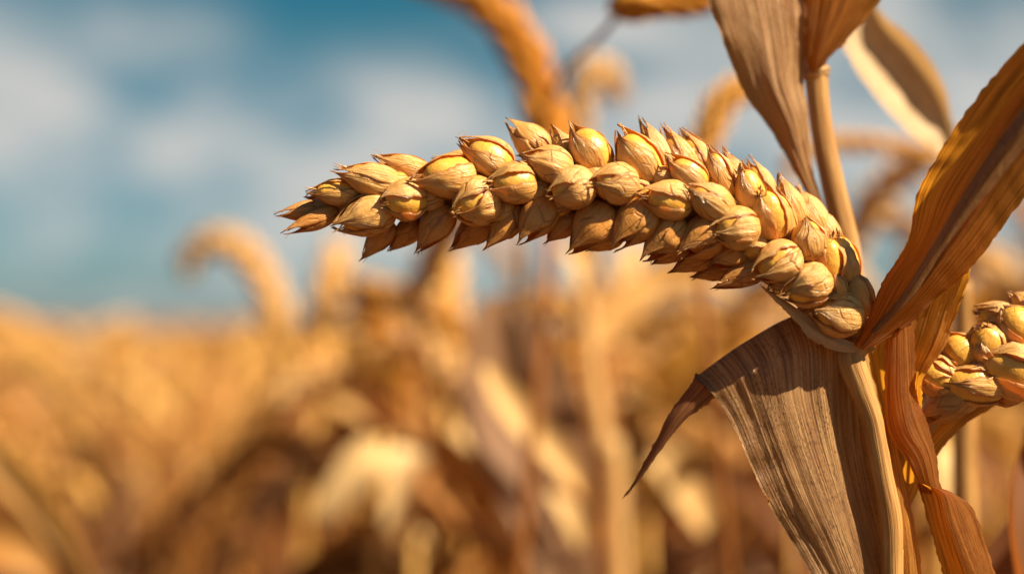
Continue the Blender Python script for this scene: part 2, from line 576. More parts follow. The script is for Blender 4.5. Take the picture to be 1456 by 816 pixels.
def husk_pts(rg, a, w, phic, half, ext, hook, flare, r_off, nu, nv, ragged, sharp):
    """Grid of one husk around a grain whose axis is +Z (base -a, tip +a), in photo pixels."""
    g = np.zeros((nv, nu, 3))
    s0 = rg.random() * 50
    for i in range(nv):
        s = i / (nv - 1)
        z = -1.0 + (1.0 + ext) * s
        zz = max(-1.0, min(1.0, z))
        if z < 0.45:
            r = math.sqrt(max(0.0, 1 - zz * zz)) ** .86 * (1 - .10 * zz)
        else:
            r0 = math.sqrt(1 - .45 ** 2) ** .86 * .955
            f = min(1.0, (z - .45) / max(.05, ext - .45))
            r = r0 * ((1 - f) ** (sharp) * .94 + .06 * (1 - f)) + .02
        hr = half * (1 - .25 * s - .70 * max(0, (s - .60) / .40) ** 1.4)
        for j in range(nu):
            t = -1 + 2 * j / (nu - 1)
            n = noise.noise(Vector((t * 1.4 + s0, s * 2.6, s0)))
            ph = phic + hr * t + .20 * abs(t) ** 2 * (noise.noise(Vector((s * 3.2, s0, 1.0 if t > 0 else 4.0))) + .6 * noise.noise(Vector((s * 10, s0, 2.0 if t > 0 else 5.0))))
            keel = .05 * math.exp(-(t / .22) ** 2) * math.sin(math.pi * min(1, s * 1.05))
            rr = r * (1 + r_off * (.35 + .65 * s) + keel + .07 * n + .03 * noise.noise(Vector((t * 4 + s0, s * 5, s0 + 3))) + flare * abs(t) ** 3 * s)
            zz2 = z + ragged * .16 * (noise.noise(Vector((t * 4.5, s0, 9))) + .3) * max(0, s - .6) * 2.5
            hk = hook * max(0, s - .55) ** 2 * 4
            g[i, j] = (w * (rr * math.cos(ph) + hk * math.cos(phic)), w * (rr * math.sin(ph) + hk * math.sin(phic)), a * zz2)
    return g


def make_grain(parent, cx, cy, L, W_, ang, typ='k', tilt=None, dz=0, mode=None, center=None, udir=None, out=None, tip=None):
    rg = random.Random(int(cx * 131 + cy * 17 + L))
    # place on the round ear
    if center is None:
        i = int(np.argmin((AXD[:, 0] - cx) ** 2 + (AXD[:, 1] - cy) ** 2))
        ax, ay = AXD[i]
        rr = max(10, ARD[i] - 6)
        d = math.hypot(cx - ax, cy - ay)
        depth = math.sqrt(max(0.0, rr * rr - d * d))
        z = depth * .85 + dz
        frac = depth / rr
        C = np.array([cx, -cy, z])
        t = R_(tilt) if tilt is not None else R_(22) * frac
        u = np.array([math.cos(R_(ang)) * math.cos(t), math.sin(R_(ang)) * math.cos(t), math.sin(t)])
        o = np.array([cx - ax, -(cy - ay), z])
    else:
        C, u, o = center, udir, out
    u = u / np.linalg.norm(u)
    o = o - u * o.dot(u)
    o = o / max(1e-6, np.linalg.norm(o))
    s = np.cross(u, o)
    if typ == 'k':
        a, w = L / 2 * 1.06 * rg.uniform(.94, 1.06), W_ / 2 * rg.uniform(.92, 1.06)
        base = C
        ext = tip if tip else rg.uniform(1.30, 1.52)
    else:
        a, w = L / 2.7, W_ / 2
        base = C - u * (L / 2 - a)
        ext = tip if tip else 1.75
    mb = MB()
    # kernel
    nu, nv = 22, 16
    vs, fs, uvs = [], [], []
    kz = 1.0 if typ == 'k' else .88
    dent = rg.uniform(-.5, .5)
    for i in range(nv + 1):
        th = math.pi * i / nv
        z = -math.cos(th)
        r = math.sin(th) ** .86 * (1 - .10 * z) * .965
        for j in range(nu):
            ph = 2 * math.pi * j / nu
            k = 1 - .07 * math.exp(-((math.atan2(math.sin(ph - dent), math.cos(ph - dent))) / .20) ** 2) + .03 * noise.noise(Vector((math.cos(ph) * 1.5, math.sin(ph) * 1.5, z * 1.6 + cx)))
            vs.append((w * kz * r * k * math.cos(ph), w * kz * r * k * math.sin(ph), a * z * kz))
            uvs.append((j / nu, i / nv))
    for i in range(nv):
        for j in range(nu):
            fs.append((i * nu + j, i * nu + (j + 1) % nu, (i + 1) * nu + (j + 1) % nu, (i + 1) * nu + j))
    M3 = np.stack([o, s, u], axis=1)

    def to_world(p):
        q = (np.asarray(p) @ M3.T + base)
        # photo-pixel space at the ear -> metres
        c0 = P(cx if center is None else base[0], cy if center is None else -base[1], base[2])
        dq = (q - base) * PX
        return c0 + RT * dq[..., 0:1] + UP * dq[..., 1:2] + TOCAM * dq[..., 2:3]
    vs = np.array(vs)
    mb.add(to_world(vs), fs, uvs, 0)
    # husks: phi = 0 faces outward
    mode = mode or rg.choice(['open', 'half', 'half', 'closed', 'wrap'])
    if typ == 'g':
        hs = [(1.15 + rg.uniform(-.2, .2), 1.35, ext, .10), (-1.2 + rg.uniform(-.2, .2), 1.4, ext * .95, .06), (3.14, 1.2, ext * .8, .03)]
        if rg.random() < .6:
            hs.append((rg.uniform(-.5, .5), .75, ext * rg.uniform(.62, .8), .13))
    else:
        sgn = rg.choice((-1, 1))
        if mode == 'open':
            hs = [(1.85 * sgn, 1.1, ext, .07), (-1.75 * sgn, 1.15, ext * .92, .05), (3.14, .9, ext * .9, .10)]
        elif mode == 'half':
            hs = [(1.25 * sgn, 1.25, ext, .08), (-1.55 * sgn, 1.15, ext * .9, .05), (3.0, 1.0, ext * .95, .10)]
        elif mode == 'closed':
            hs = [(.85 * sgn, 1.1, ext, .10), (-1.05 * sgn, 1.15, ext * .95, .06), (3.0, 1.2, ext * .9, .03)]
        else:
            hs = [(.35 * sgn, .95, ext * .92, .11), (1.9 * sgn, 1.2, ext, .06), (-1.7 * sgn, 1.2, ext * .97, .05)]
        if rg.random() < .5:
            hs.append((rg.uniform(-1.2, 1.2), .55, ext * rg.uniform(.75, .98), .15))
    for k, (pc, half, ex, ro) in enumerate(hs):
        g = husk_pts(rg, a, w, pc, half, ex, rg.uniform(-.05, .30) * (1 if typ == 'k' else .6), rg.uniform(-.02, .10), ro + .01 * k, 15, 20, 1.0 if typ == 'k' else .8, rg.uniform(.75, 1.1) if typ == 'k' else rg.uniform(.8, 1.0))
        uv = np.stack(np.meshgrid(np.linspace(0, 1, 15), np.linspace(0, 1, 20)), axis=2)
        add_sheet(mb, to_world(g.reshape(-1, 3)).reshape(g.shape), uv, .9 * PX, 1)
    # broken bristles at the tip
    for k in range(rg.choice((1, 2, 3, 4, 5)) if typ == 'k' else rg.choice((0, 1, 2, 3))):
        ph = rg.uniform(-1.5, 1.5)
        r1 = w * rg.uniform(.15, .35)
        p0 = np.array([r1 * math.cos(ph), r1 * math.sin(ph), a * (ext * .72)])
        p2 = p0 * np.array([rg.uniform(1.0, 2.0), rg.uniform(1.0, 2.0), 1]) + np.array([0, 0, a * rg.uniform(.35, .6)])
        p1 = (p0 + p2) / 2 + np.array([rg.uniform(-1, 1), rg.uniform(-1, 1), 0]) * 1.5
        pts = [to_world(p[None])[0] for p in (p0, p1, p2)]
        hw = rg.choice((1.3, .7, .4, .4))
        add_tube(mb, pts, [hw * PX, hw * .7 * PX, .2 * PX], 5, 1, nst=6)
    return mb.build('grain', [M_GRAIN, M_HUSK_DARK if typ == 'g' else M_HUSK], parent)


plant = empty('wheat_plant', P(1272, 816, -5) * np.array([1, 1, 0]), 'sharp dry wheat plant whose long golden ear arches left above a curled grey-brown leaf', 'wheat plant')

core = MB()
add_tube(core, [P(x, y, 0) for x, y in AX], [r * .42 * PX for r in AR], 12, 0, lump=.25, nst=60)
ear = core.build('ear', [M_STALK_BROWN], plant)

G = [
    # cx, cy, L, W, angle, type, extras
    (435, 300, 70, 27, 190, 'g', dict(dz=-6)),
    (453, 311, 86, 27, 203, 'g', dict(dz=8)),
    (483, 273, 62, 40, 181, 'k', dict(mode='half')),
    (533, 257, 74, 47, 166, 'k', dict(mode='half')),
    (581, 238, 58, 37, 163, 'k', dict(dz=-22, tip=1.7)),
    (525, 305, 78, 55, 199, 'k', dict(mode='closed')),
    (577, 284, 58, 57, 190, 'k', dict(tilt=34, mode='half')),
    (542, 335, 72, 32, 228, 'g', dict(dz=-10)),
    (580, 329, 62, 34, 222, 'g', dict(dz=-14)),
    (640, 250, 72, 58, 188, 'k', dict(mode='half', tip=1.6)),
    (697, 226, 66, 51, 150, 'k', dict(mode='open', tip=1.55)),
    (676, 286, 64, 63, 205, 'k', dict(tilt=36, mode='wrap')),
    (622, 317, 82, 45, 234, 'g', dict()),
    (678, 323, 80, 42, 219, 'g', dict(dz=-14)),
    (731, 261, 62, 53, 183, 'k', dict(tilt=20, mode='half', dz=4)),
    (722, 314, 84, 40, 230, 'g', dict(dz=-5)),
    (756, 201, 54, 45, 143, 'k', dict(dz=-26, mode='half', tip=1.65)),
    (783, 235, 62, 51, 162, 'k', dict(mode='closed')),
    (816, 267, 62, 54, 197, 'k', dict(tilt=20, mode='closed', dz=4)),
    (767, 307, 82, 50, 234, 'g', dict()),
    (840, 216, 62, 55, 124, 'k', dict(mode='open')),
    (806, 215, 56, 36, 124, 'k', dict(dz=-26, mode='closed')),
    (876, 261, 58, 57, 178, 'k', dict(tilt=30, mode='closed', dz=4)),
    (803, 316, 66, 38, 225, 'g', dict(dz=-20)),
    (846, 318, 92, 60, 226, 'g', dict()),
    (866, 334, 62, 40, 212, 'g', dict(dz=-22)),
    (909, 227, 74, 53, 128, 'k', dict(mode='half')),
    (905, 315, 88, 58, 228, 'g', dict()),
    (953, 285, 60, 50, 172, 'k', dict(tilt=15, mode='half', dz=4)),
    (980, 249, 54, 46, 142, 'k', dict(mode='half', tip=1.6, dz=6)),
    (936, 218, 62, 38, 117, 'k', dict(dz=-22, mode='half', tip=1.6)),
    (969, 224, 62, 42, 122, 'k', dict(dz=-24, mode='closed', tip=1.6)),
    (994, 226, 62, 40, 122, 'k', dict(dz=-34, tip=1.55)),
    (1027, 252, 72, 42, 116, 'k', dict(mode='wrap')),
    (1049, 259, 74, 36, 116, 'k', dict(dz=-24)),
    (1012, 288, 66, 49, 148, 'k', dict(mode='closed', dz=6)),
    (1048, 324, 62, 57, 187, 'k', dict(tilt=26, mode='wrap', dz=8)),
    (950, 335, 84, 54, 222, 'g', dict()),
    (960, 352, 64, 36, 214, 'g', dict(dz=-22)),
    (1000, 338, 76, 57, 214, 'g', dict(dz=2)),
    (992, 366, 74, 34, 206, 'g', dict(dz=-18)),
    (1040, 362, 60, 44, 205, 'g', dict(dz=-8)),
    (1074, 352, 34, 34, 200, 'k', dict(dz=-8)),
    (1068, 277, 68, 42, 108, 'k', dict(mode='open')),
    (1083, 263, 56, 36, 118, 'k', dict(dz=-28)),
    (1094, 307, 68, 49, 108, 'k', dict(mode='half', tip=1.25)),
    (1114, 311, 70, 32, 108, 'k', dict(dz=-14, mode='closed')),
    (1127, 296, 68, 36, 114, 'k', dict(dz=-18, tip=1.5)),
    (1151, 309, 70, 46, 118, 'k', dict(dz=-24, mode='half')),
    (1149, 343, 56, 53, 100, 'k', dict(mode='closed', tip=1.2)),
    (1108, 372, 62, 54, 206, 'k', dict(tilt=20, mode='wrap', dz=8)),
    (1062, 386, 88, 40, 205, 'g', dict(dz=4)),
    (1020, 384, 62, 28, 194, 'g', dict(dz=-22)),
    (1149, 406, 64, 57, 200, 'k', dict(tilt=20, mode='wrap', dz=8)),
    (1120, 402, 46, 36, 200, 'k', dict(dz=-10)),
    (1178, 371, 62, 48, 94, 'k', dict(mode='open', tip=1.2)),
    (1198, 372, 66, 46, 104, 'k', dict(dz=-14, mode='half', tip=1.25)),
    (1193, 447, 66, 57, 172, 'k', dict(tilt=18, mode='wrap', dz=6)),
    (1220, 420, 64, 38, 112, 'k', dict(mode='half', dz=-20, tip=1.25)),
    (1188, 410, 44, 30, 110, 'k', dict(dz=-4)),
    (1150, 446, 48, 34, 190, 'g', dict(dz=-14)),
    (1172, 330, 64, 42, 116, 'k', dict(dz=-24, mode='half')),
    (712, 300, 44, 34, 215, 'k', dict(dz=-12)), (612, 282, 40, 34, 200, 'k', dict(dz=-14)), (760, 272, 44, 34, 210, 'k', dict(dz=-16)),
    (905, 268, 44, 34, 160, 'k', dict(dz=-16)), (948, 256, 48, 36, 150, 'k', dict(dz=-18)), (797, 292, 46, 34, 215, 'k', dict(dz=-18)), (848, 250, 46, 36, 150, 'k', dict(dz=-20)), (560, 262, 44, 34, 190, 'k', dict(dz=-16)), (660, 262, 44, 34, 190, 'k', dict(dz=-24)), (1078, 330, 40, 32, 130, 'k', dict(dz=-14)), (1040, 298, 40, 30, 130, 'k', dict(dz=-16)),
]
for (cx, cy, L, W_, ang, typ, ex) in G:
    make_grain(ear, cx, cy, L, W_, ang, typ, **ex)
# the ear's far side
for k in range(26):
    f = 20 + k * 10.2
    i = int(f)
    ax, ay = AXD[i]
    d = AXD[i + 1] - AXD[i - 1]
    T = np.array([-d[0], d[1], 0]); T /= np.linalg.norm(T)
    N = np.array([-T[1], T[0], 0])
    th = (-.8, 0.0, .8)[k % 3] + RNG.uniform(-.15, .15)
    o = N * math.sin(th) + np.array([0, 0, -1.0]) * math.cos(th)
    r = (ARD[i] - 14) * .85
    c = np.array([ax, -ay, 0]) + o * r
    make_grain(ear, ax + k, ay, 64, 48, 0, 'k' if k % 4 else 'g', center=c, udir=T + o * .45, out=o)

bract = MB()
loft_leaf(bract, [[(1080, 404, 12), (1083, 408, 14), (1087, 413, 12)], [(1112, 424, 18), (1112, 430, 21), (1110, 436, 18)], [(1138, 442, 24), (1135, 450, 28), (1130, 456, 24)],
                  [(1166, 463, 26), (1160, 472, 32), (1150, 480, 28)], [(1196, 480, 24), (1190, 488, 30), (1182, 497, 26)], [(1221, 490, 20), (1220, 497, 22), (1218, 503, 20)]], 40, 14, rib=.5, ribf=14, seed=3)
bract.build('bract', [M_LEAF_PALE], plant)

st = MB()
SP = [(1236, 470, -8, 12), (1222, 490, 0, 16), (1210, 509, 2, 19), (1225, 555, 4, 17), (1241, 601, 5, 15), (1254, 670, 6, 14), (1267, 740, 6, 15.5), (1269, 816, 4, 15), (1272, 1000, 0, 15)]
pts = [P(a, b, z) for a, b, z, r in SP]
rad = [r * PX for a, b, z, r in SP]
g0 = np.array(plant.location)
pts += [g0 + np.array([0, 0, .45]), g0 + np.array([0, 0, -.01])]
rad += [16 * PX, 20 * PX]
add_tube(st, pts, rad, 18, 0, nst=160, ridges=7, lump=.08)
st.build('stalk', [M_STALK], plant)

lf = MB()
loft_leaf(lf, [
    [(1010, 552, -26), (1075, 512, -44), (1135, 480, -48), (1195, 490, -44), (1215, 500, -40), (1226, 505, -34)],
    [(987, 537, -6), (1058, 487, -14), (1130, 450, -20), (1185, 462, -26), (1208, 482, -28), (1224, 495, -28)],
    [(1012, 559, 12), (1080, 520, 14), (1145, 495, 4), (1188, 505, -10), (1202, 520, -20), (1230, 530, -24)],
    [(1040, 600, 14), (1095, 575, 20), (1150, 560, 10), (1190, 565, -6), (1201, 572, -20), (1236, 585, -24)],
    [(1062, 650, 14), (1115, 635, 20), (1165, 625, 10), (1194, 628, -6), (1205, 634, -22), (1243, 645, -22)],
    [(1095, 720, 12), (1145, 710, 18), (1188, 700, 8), (1208, 702, -6), (1220, 705, -22), (1254, 712, -22)],
    [(1135, 785, 8), (1178, 780, 14), (1210, 772, 6), (1230, 774, -6), (1240, 776, -20), (1266, 782, -20)],
    [(1185, 868, 4), (1215, 862, 10), (1240, 860, 2), (1252, 860, -6), (1260, 860, -16), (1282, 862, -16)],
], 100, 110, rib=1.0, ribf=13, wave=5, seed=1)
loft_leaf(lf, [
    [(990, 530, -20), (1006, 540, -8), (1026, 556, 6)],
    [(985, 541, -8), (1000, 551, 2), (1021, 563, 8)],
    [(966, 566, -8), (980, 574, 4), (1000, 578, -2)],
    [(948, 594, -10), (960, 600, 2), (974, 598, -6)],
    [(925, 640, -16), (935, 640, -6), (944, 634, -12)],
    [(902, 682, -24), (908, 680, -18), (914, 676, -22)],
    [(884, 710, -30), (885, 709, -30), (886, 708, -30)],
], 60, 30, rib=.6, ribf=14, wave=2, seed=2, slot=1)  # hanging flap: its shade is put into a darker red-brown slot
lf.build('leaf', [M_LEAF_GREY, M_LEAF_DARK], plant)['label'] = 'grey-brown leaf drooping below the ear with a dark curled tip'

lf = MB()   # the wide leaf that crosses the ear's foot and climbs towards the camera
loft_leaf(lf, [
    [(1215, 490, 30), (1220, 494, 34), (1226, 497, 34), (1233, 498, 30)],
    [(1237, 444, 34), (1252, 448, 48), (1267, 456, 46), (1284, 466, 30)],
    [(1256, 398, 40), (1282, 395, 60), (1306, 405, 74), (1338, 419, 34)],
    [(1290, 345, 50), (1320, 336, 78), (1346, 346, 104), (1380, 382, 44)],
    [(1304, 275, 66), (1347, 276, 98), (1388, 284, 136), (1418, 333, 58)],
    [(1338, 213, 90), (1385, 216, 122), (1425, 225, 166), (1458, 280, 80)],
    [(1395, 130, 120), (1440, 138, 150), (1482, 150, 190), (1515, 206, 110)],
    [(1470, 45, 150), (1512, 55, 180), (1550, 75, 195), (1580, 120, 145)],
    [(1560, -50, 180), (1590, -40, 200), (1620, -20, 210), (1640, 10, 170)],
], 90, 60, rib=.8, ribf=9, wave=5, seed=4)
loft_leaf(lf, [
    [(1238, 470, 42), (1241, 473, 46), (1243, 477, 40)],
    [(1281, 420, 70), (1286, 425, 76), (1290, 431, 66)],
    [(1324, 350, 96), (1332, 358, 106), (1339, 368, 88)],
    [(1372, 272, 132), (1383, 283, 142), (1392, 296, 118)],
    [(1416, 205, 164), (1430, 216, 174), (1440, 232, 150)],
    [(1468, 138, 190), (1483, 150, 198), (1496, 168, 172)],
    [(1535, 70, 204), (1552, 80, 210), (1566, 100, 184)],
    [(1600, -25, 214), (1618, -16, 220), (1632, 0, 200)],
], 80, 20, rib=.6, ribf=9, wave=2, seed=14, slot=1, ragged=.8)
lf.build('leaf', [M_LEAF_RUST, M_LEAF_GREY], plant)['label'] = 'broad rust-brown leaf rising to the upper right in front of the ear\'s foot'

lf = MB()
loft_leaf(lf, [
    [(1268, 690, -44), (1284, 690, -34), (1300, 685, -14)],
    [(1256, 600, -46), (1284, 600, -26), (1311, 590, 4)],
    [(1240, 530, -46), (1280, 535, -20), (1314, 538, 22)],
    [(1236, 485, -46), (1288, 480, -20), (1342, 494, 24)],
    [(1262, 420, -44), (1312, 400, -24), (1366, 432, 16)],
    [(1306, 360, -30), (1346, 340, -14), (1380, 380, 16)],
    [(1345, 260, 10), (1368, 240, 24), (1392, 262, 36)],
], 70, 60, rib=1.3, ribf=9, wave=3, seed=5)
lf.build('leaf', [M_LEAF_GOLD], plant)['label'] = 'amber leaf glowing in the light behind the rust-brown leaf'

lf = MB()
loft_leaf(lf, [
    [(1264, 430, 4), (1278, 432, 10), (1296, 434, 4)],
    [(1259, 505, 8), (1280, 508, 16), (1301, 503, 6)],
    [(1257, 565, 10), (1282, 566, 22), (1304, 558, 8)],
    [(1263, 613, 14), (1292, 612, 26), (1318, 600, 8)],
    [(1286, 650, 18), (1312, 648, 24), (1331, 643, 8)],
    [(1302, 680, 14), (1322, 684, 20), (1336, 682, 8)],
    [(1308, 700, 8), (1326, 702, 16), (1341, 698, 8)],
], 60, 36, rib=.8, ribf=14, wave=2.5, seed=6)
loft_leaf(lf, [
    [(1301, 684, 10), (1320, 690, 20), (1338, 694, 12)],
    [(1309, 704, 8), (1342, 702, 22), (1354, 700, 12)],
    [(1320, 745, 6), (1352, 735, 24), (1383, 722, 2)],
    [(1332, 785, 6), (1366, 775, 24), (1400, 768, 0)],
    [(1343, 825, 4), (1384, 825, 22), (1418, 824, -2)],
    [(1360, 900, 0), (1400, 900, 16), (1432, 896, -6)],
], 60, 44, rib=.8, ribf=13, wave=2, seed=7)
lf.build('leaf', [M_LEAF_RUST], plant)['label'] = 'narrow brown leaf twisting down beside the stalk'

lf = MB()
loft_leaf(lf, [
    [(1256, 590, 0), (1261, 595, 0), (1266, 600, -4)],
    [(1264, 660, 4), (1274, 665, 6), (1286, 676, -6)],
    [(1270, 740, 4), (1287, 742, 8), (1301, 748, -6)],
    [(1275, 816, 4), (1294, 812, 8), (1310, 806, -6)],
    [(1280, 900, 0), (1298, 895, 4), (1312, 885, -10)],
], 50, 24, rib=.7, ribf=14, seed=8)
lf.build('leaf', [M_LEAF_GOLD], plant)


# ------------------------------------------------------------------ second ear at the right edge
side = empty('wheat_plant', P(1300, 816, -60) * np.array([1, 1, 0]), 'wheat plant whose plump ear leans out at the right edge beside the amber leaf', 'wheat plant')
AX2 = np.array([(1270, 660), (1320, 600), (1350, 560), (1390, 525), (1440, 492), (1500, 460), (1570, 440), (1640, 430)], float)
AR2 = np.array([18, 30, 44, 52, 56, 56, 46, 14], float)
core = MB()
add_tube(core, [P(x, y, -45) for x, y in AX2], [r * .5 * PX for r in AR2], 12, 0, lump=.2, nst=40)
ear2 = core.build('ear', [M_STALK_BROWN], side)
for (cx, cy, z, L, W_, ang, tl, typ, mode) in (
        (1387, 546, 0, 82, 52, 176, 10, 'k', 'open'), (1442, 527, 6, 84, 66, 160, 8, 'k', 'half'), (1404, 490, -4, 56, 56, 120, 30, 'k', 'open'),
        (1366, 502, -12, 56, 50, 140, 20, 'k', 'open'), (1332, 535, -10, 56, 50, 150, 10, 'k', 'half'), (1338, 580, -10, 84, 42, 215, 0, 'g', None),
        (1448, 468, -4, 64, 58, 130, 20, 'k', 'open'), (1422, 455, -30, 60, 40, 160, 0, 'k', 'closed'), (1462, 440, -30, 54, 40, 140, 0, 'k', 'closed'),
        (1490, 510, 0, 70, 60, 150, 5, 'k', 'half'), (1490, 450, -10, 60, 50, 130, 5, 'k', 'half'), (1540, 480, 0, 66, 56, 140, 5, 'k', 'wrap'),
        (1540, 425, -12, 60, 50, 70, 5, 'k', 'half'), (1590, 450, -4, 66, 50, 60, 5, 'k', 'half'), (1630, 425, -8, 60, 44, 40, 5, 'k', 'half'),
        (1362, 560, -22, 60, 46, 200, 0, 'k', 'closed'), (1410, 520, -24, 60, 50, 180, 0, 'k', 'half'), (1385, 515, -26, 56, 46, 150, 0, 'k', 'half'), (1420, 555, -26, 66, 44, 195, 0, 'g', None), (1350, 520, -26, 50, 40, 150, 0, 'k', 'half'),
        (1380, 520, -80, 66, 54, 60, -20, 'k', 'half'), (1440, 490, -84, 66, 54, 60, -20, 'k', 'half'), (1510, 460, -84, 66, 54, 60, -20, 'k', 'half'), (1345, 560, -76, 66, 50, 70, -20, 'k', 'half'),
        (1580, 440, -76, 66, 50, 50, -20, 'k', 'half')):
    t = R_(tl)
    u = np.array([math.cos(R_(ang)) * math.cos(t), math.sin(R_(ang)) * math.cos(t), math.sin(t)])
    i = int(np.argmin((AX2[:, 0] - cx) ** 2 + (AX2[:, 1] - cy) ** 2))
    make_grain(ear2, cx, cy, L * 1.10, W_ * 1.14, ang, typ, mode=mode, tip=1.18 if typ == 'k' else 1.6, center=np.array([cx, -cy, z - 8.0]), udir=u, out=np.array([0, 0, z + 45.0]) + np.array([cx - AX2[i, 0], AX2[i, 1] - cy, 0]) * .5)
lf = MB()
loft_leaf(lf, [
    [(1270, 720, -70), (1278, 730, -66), (1286, 740, -70)],
    [(1308, 625, -62), (1318, 640, -50), (1328, 655, -60)],
    [(1345, 580, -58), (1358, 598, -44), (1366, 610, -56)],
    [(1385, 562, -58), (1400, 572, -46), (1410, 580, -58)],
    [(1420, 555, -62), (1432, 560, -56), (1440, 566, -62)],
], 40, 24, rib=.8, ribf=12, seed=9)
lf.build('leaf', [M_LEAF_GOLD], side)
st = MB()
g0 = np.array(side.location)
add_tube(st, [P(1320, 600, -45), P(1272, 665, -55), P(1262, 760, -60), P(1270, 900, -60), g0 + np.array([0, 0, .4]), g0 + np.array([0, 0, -.01])], [14 * PX, 13 * PX, 13 * PX, 14 * PX, 16 * PX, 18 * PX], 12, 0, nst=60, ridges=5)
st.build('stalk', [M_STALK], side)

# ------------------------------------------------------------------ tall stalk just behind the ear
tall = empty('corn_plant', P(1225, 816, -190) * np.array([1, 1, 0]), 'slightly blurred corn stalk with a node and broad hanging leaf close behind the ear', 'corn plant')
st = MB()
g0 = np.array(tall.location)
add_tube(st, [P(1146, -60, -170), P(1150, 0, -170), P(1156, 70, -170), P(1158, 96, -170), P(1160, 104, -170), P(1161, 112, -170), P(1168, 180, -170), P(1184, 260, -172), P(1204, 350, -175), P(1222, 480, -180), P(1228, 640, -185), P(1226, 820, -190), g0 + np.array([0, 0, .4]), g0 + np.array([0, 0, -.01])],
         [x * PX * 1.08 for x in (10, 11, 13, 16, 20, 16, 15, 16, 17, 17, 17, 18, 20, 22)], 18, 0, nst=200, ridges=6)
st.build('stalk', [M_STALK], tall)
lf = MB()
loft_leaf(lf, [
    [(985, -60, -120), (1065, -60, -140), (1142, -60, -165)],
    [(1006, 0, -130), (1075, 0, -138), (1144, 0, -150)],
    [(1038, 86, -145), (1092, 80, -136), (1146, 70, -146)],
    [(1059, 135, -150), (1102, 125, -132), (1142, 112, -146)],
    [(1097, 188, -152), (1124, 176, -132), (1150, 168, -146)],
    [(1133, 251, -152), (1144, 240, -138), (1153, 230, -148)],
    [(1156, 292, -152), (1163, 286, -146), (1168, 280, -152)],
    [(1180, 330, -156), (1182, 328, -154), (1184, 326, -156)],
], 70, 50, rib=1.2, ribf=8, wave=4, seed=11)
lf.build('leaf', [M_LEAF_BROWN], tall)['label'] = 'broad brown leaf hanging from the node'
lf = MB()
loft_leaf(lf, [
    [(1140, -60, -150), (1205, -60, -126), (1285, -60, -150)],
    [(1143, 0, -148), (1192, 0, -128), (1252, 0, -150)],
    [(1144, 50, -146), (1175, 50, -130), (1212, 50, -150)],
    [(1146, 82, -146), (1162, 86, -134), (1180, 82, -148)],
    [(1150, 100, -150), (1158, 102, -142), (1168, 98, -150)],
], 50, 40, rib=1.2, ribf=8, wave=4, seed=12)
lf.build('leaf', [M_LEAF_RUST], tall)['label'] = 'dark rust leaf sheath above the node'

# a pale leaf farther behind, top right
pl = empty('corn_plant', PD(1372, 816, .60) * np.array([1, 1, 0]), 'blurred plant with a pale folded leaf between the tall stalk and the rust-brown leaf', 'corn plant')
lf = MB()
loft_leaf(lf, [
    [(1180, 20, -520), (1222, -4, -520), (1232, -14, -540)],
    [(1204, 78, -500), (1252, 46, -540), (1258, 24, -500)],
    [(1242, 134, -500), (1287, 90, -545), (1300, 58, -500)],
    [(1286, 182, -500), (1326, 140, -545), (1338, 112, -500)],
    [(1332, 222, -510), (1347, 188, -530), (1353, 166, -510)],
    [(1362, 280, -530), (1364, 270, -535), (1366, 262, -530)],
    [(1372, 420, -560), (1373, 420, -560), (1374, 420, -560)],
], 50, 30, rib=1.0, ribf=7, wave=4, seed=13)
lf.build('leaf', [M_LEAF_PALE], pl)
st = MB()
g0 = np.array(pl.location)
add_tube(st, [P(1368, 400, -560), P(1370, 560, -600), P(1372, 816, -650), g0 + np.array([0, 0, -.01])], [.003, .004, .005, .006], 8, 0, nst=30)
st.build('stalk', [M_STALK], pl)


# ------------------------------------------------------------------ blurred neighbours with a place of their own
def ear_mesh(mb, pts, r, n=46, seed=0, slot=0, core=.55):
    """A soft ear: a core with pointed grains all round it, along the world-space polyline pts."""
    rg = random.Random(seed)
    p = cr(pts, 60)
    prof = [math.sin(math.pi * min(1, .14 + .86 * i / 59) ** .8) ** .5 if i < 59 else .15 for i in range(60)]
    prof = [max(.2, q) for q in prof]
    add_tube(mb, p[::6], [r * core * prof[min(59, i)] for i in range(0, 60, 6)], 6, slot)
    t = np.gradient(p, axis=0)
    t /= np.linalg.norm(t, axis=1, keepdims=True)
    for k in range(n):
        i = int(58 * (k + .5) / n)
        ang = k * 2.4 + rg.uniform(-.3, .3)
        ref = np.array([.3, .8, .5])
        x = np.cross(t[i], ref); x /= np.linalg.norm(x)
        y = np.cross(t[i], x)
        o = math.cos(ang) * x + math.sin(ang) * y
        d = t[i] * .85 + o * .5
        d /= np.linalg.norm(d)
        c = p[i] + o * r * .62 * prof[i]
        a, w = r * 1.0, r * .42
        s = np.cross(d, o); s /= np.linalg.norm(s)
        q = np.cross(s, d)
        vs = [c - d * a]
        for zz, rr in ((-.4, .9), (.3, .85)):
            for m in range(5):
                vs.append(c + d * a * zz + w * rr * (math.cos(m * 1.2566) * q + math.sin(m * 1.2566) * s))
        vs.append(c + d * a * 1.25)
        fs = [(0, 1 + (m + 1) % 5, 1 + m) for m in range(5)] + [(1 + m, 1 + (m + 1) % 5, 6 + (m + 1) % 5, 6 + m) for m in range(5)] + [(11, 6 + m, 6 + (m + 1) % 5) for m in range(5)]
        mb.add(vs, fs, None, slot)


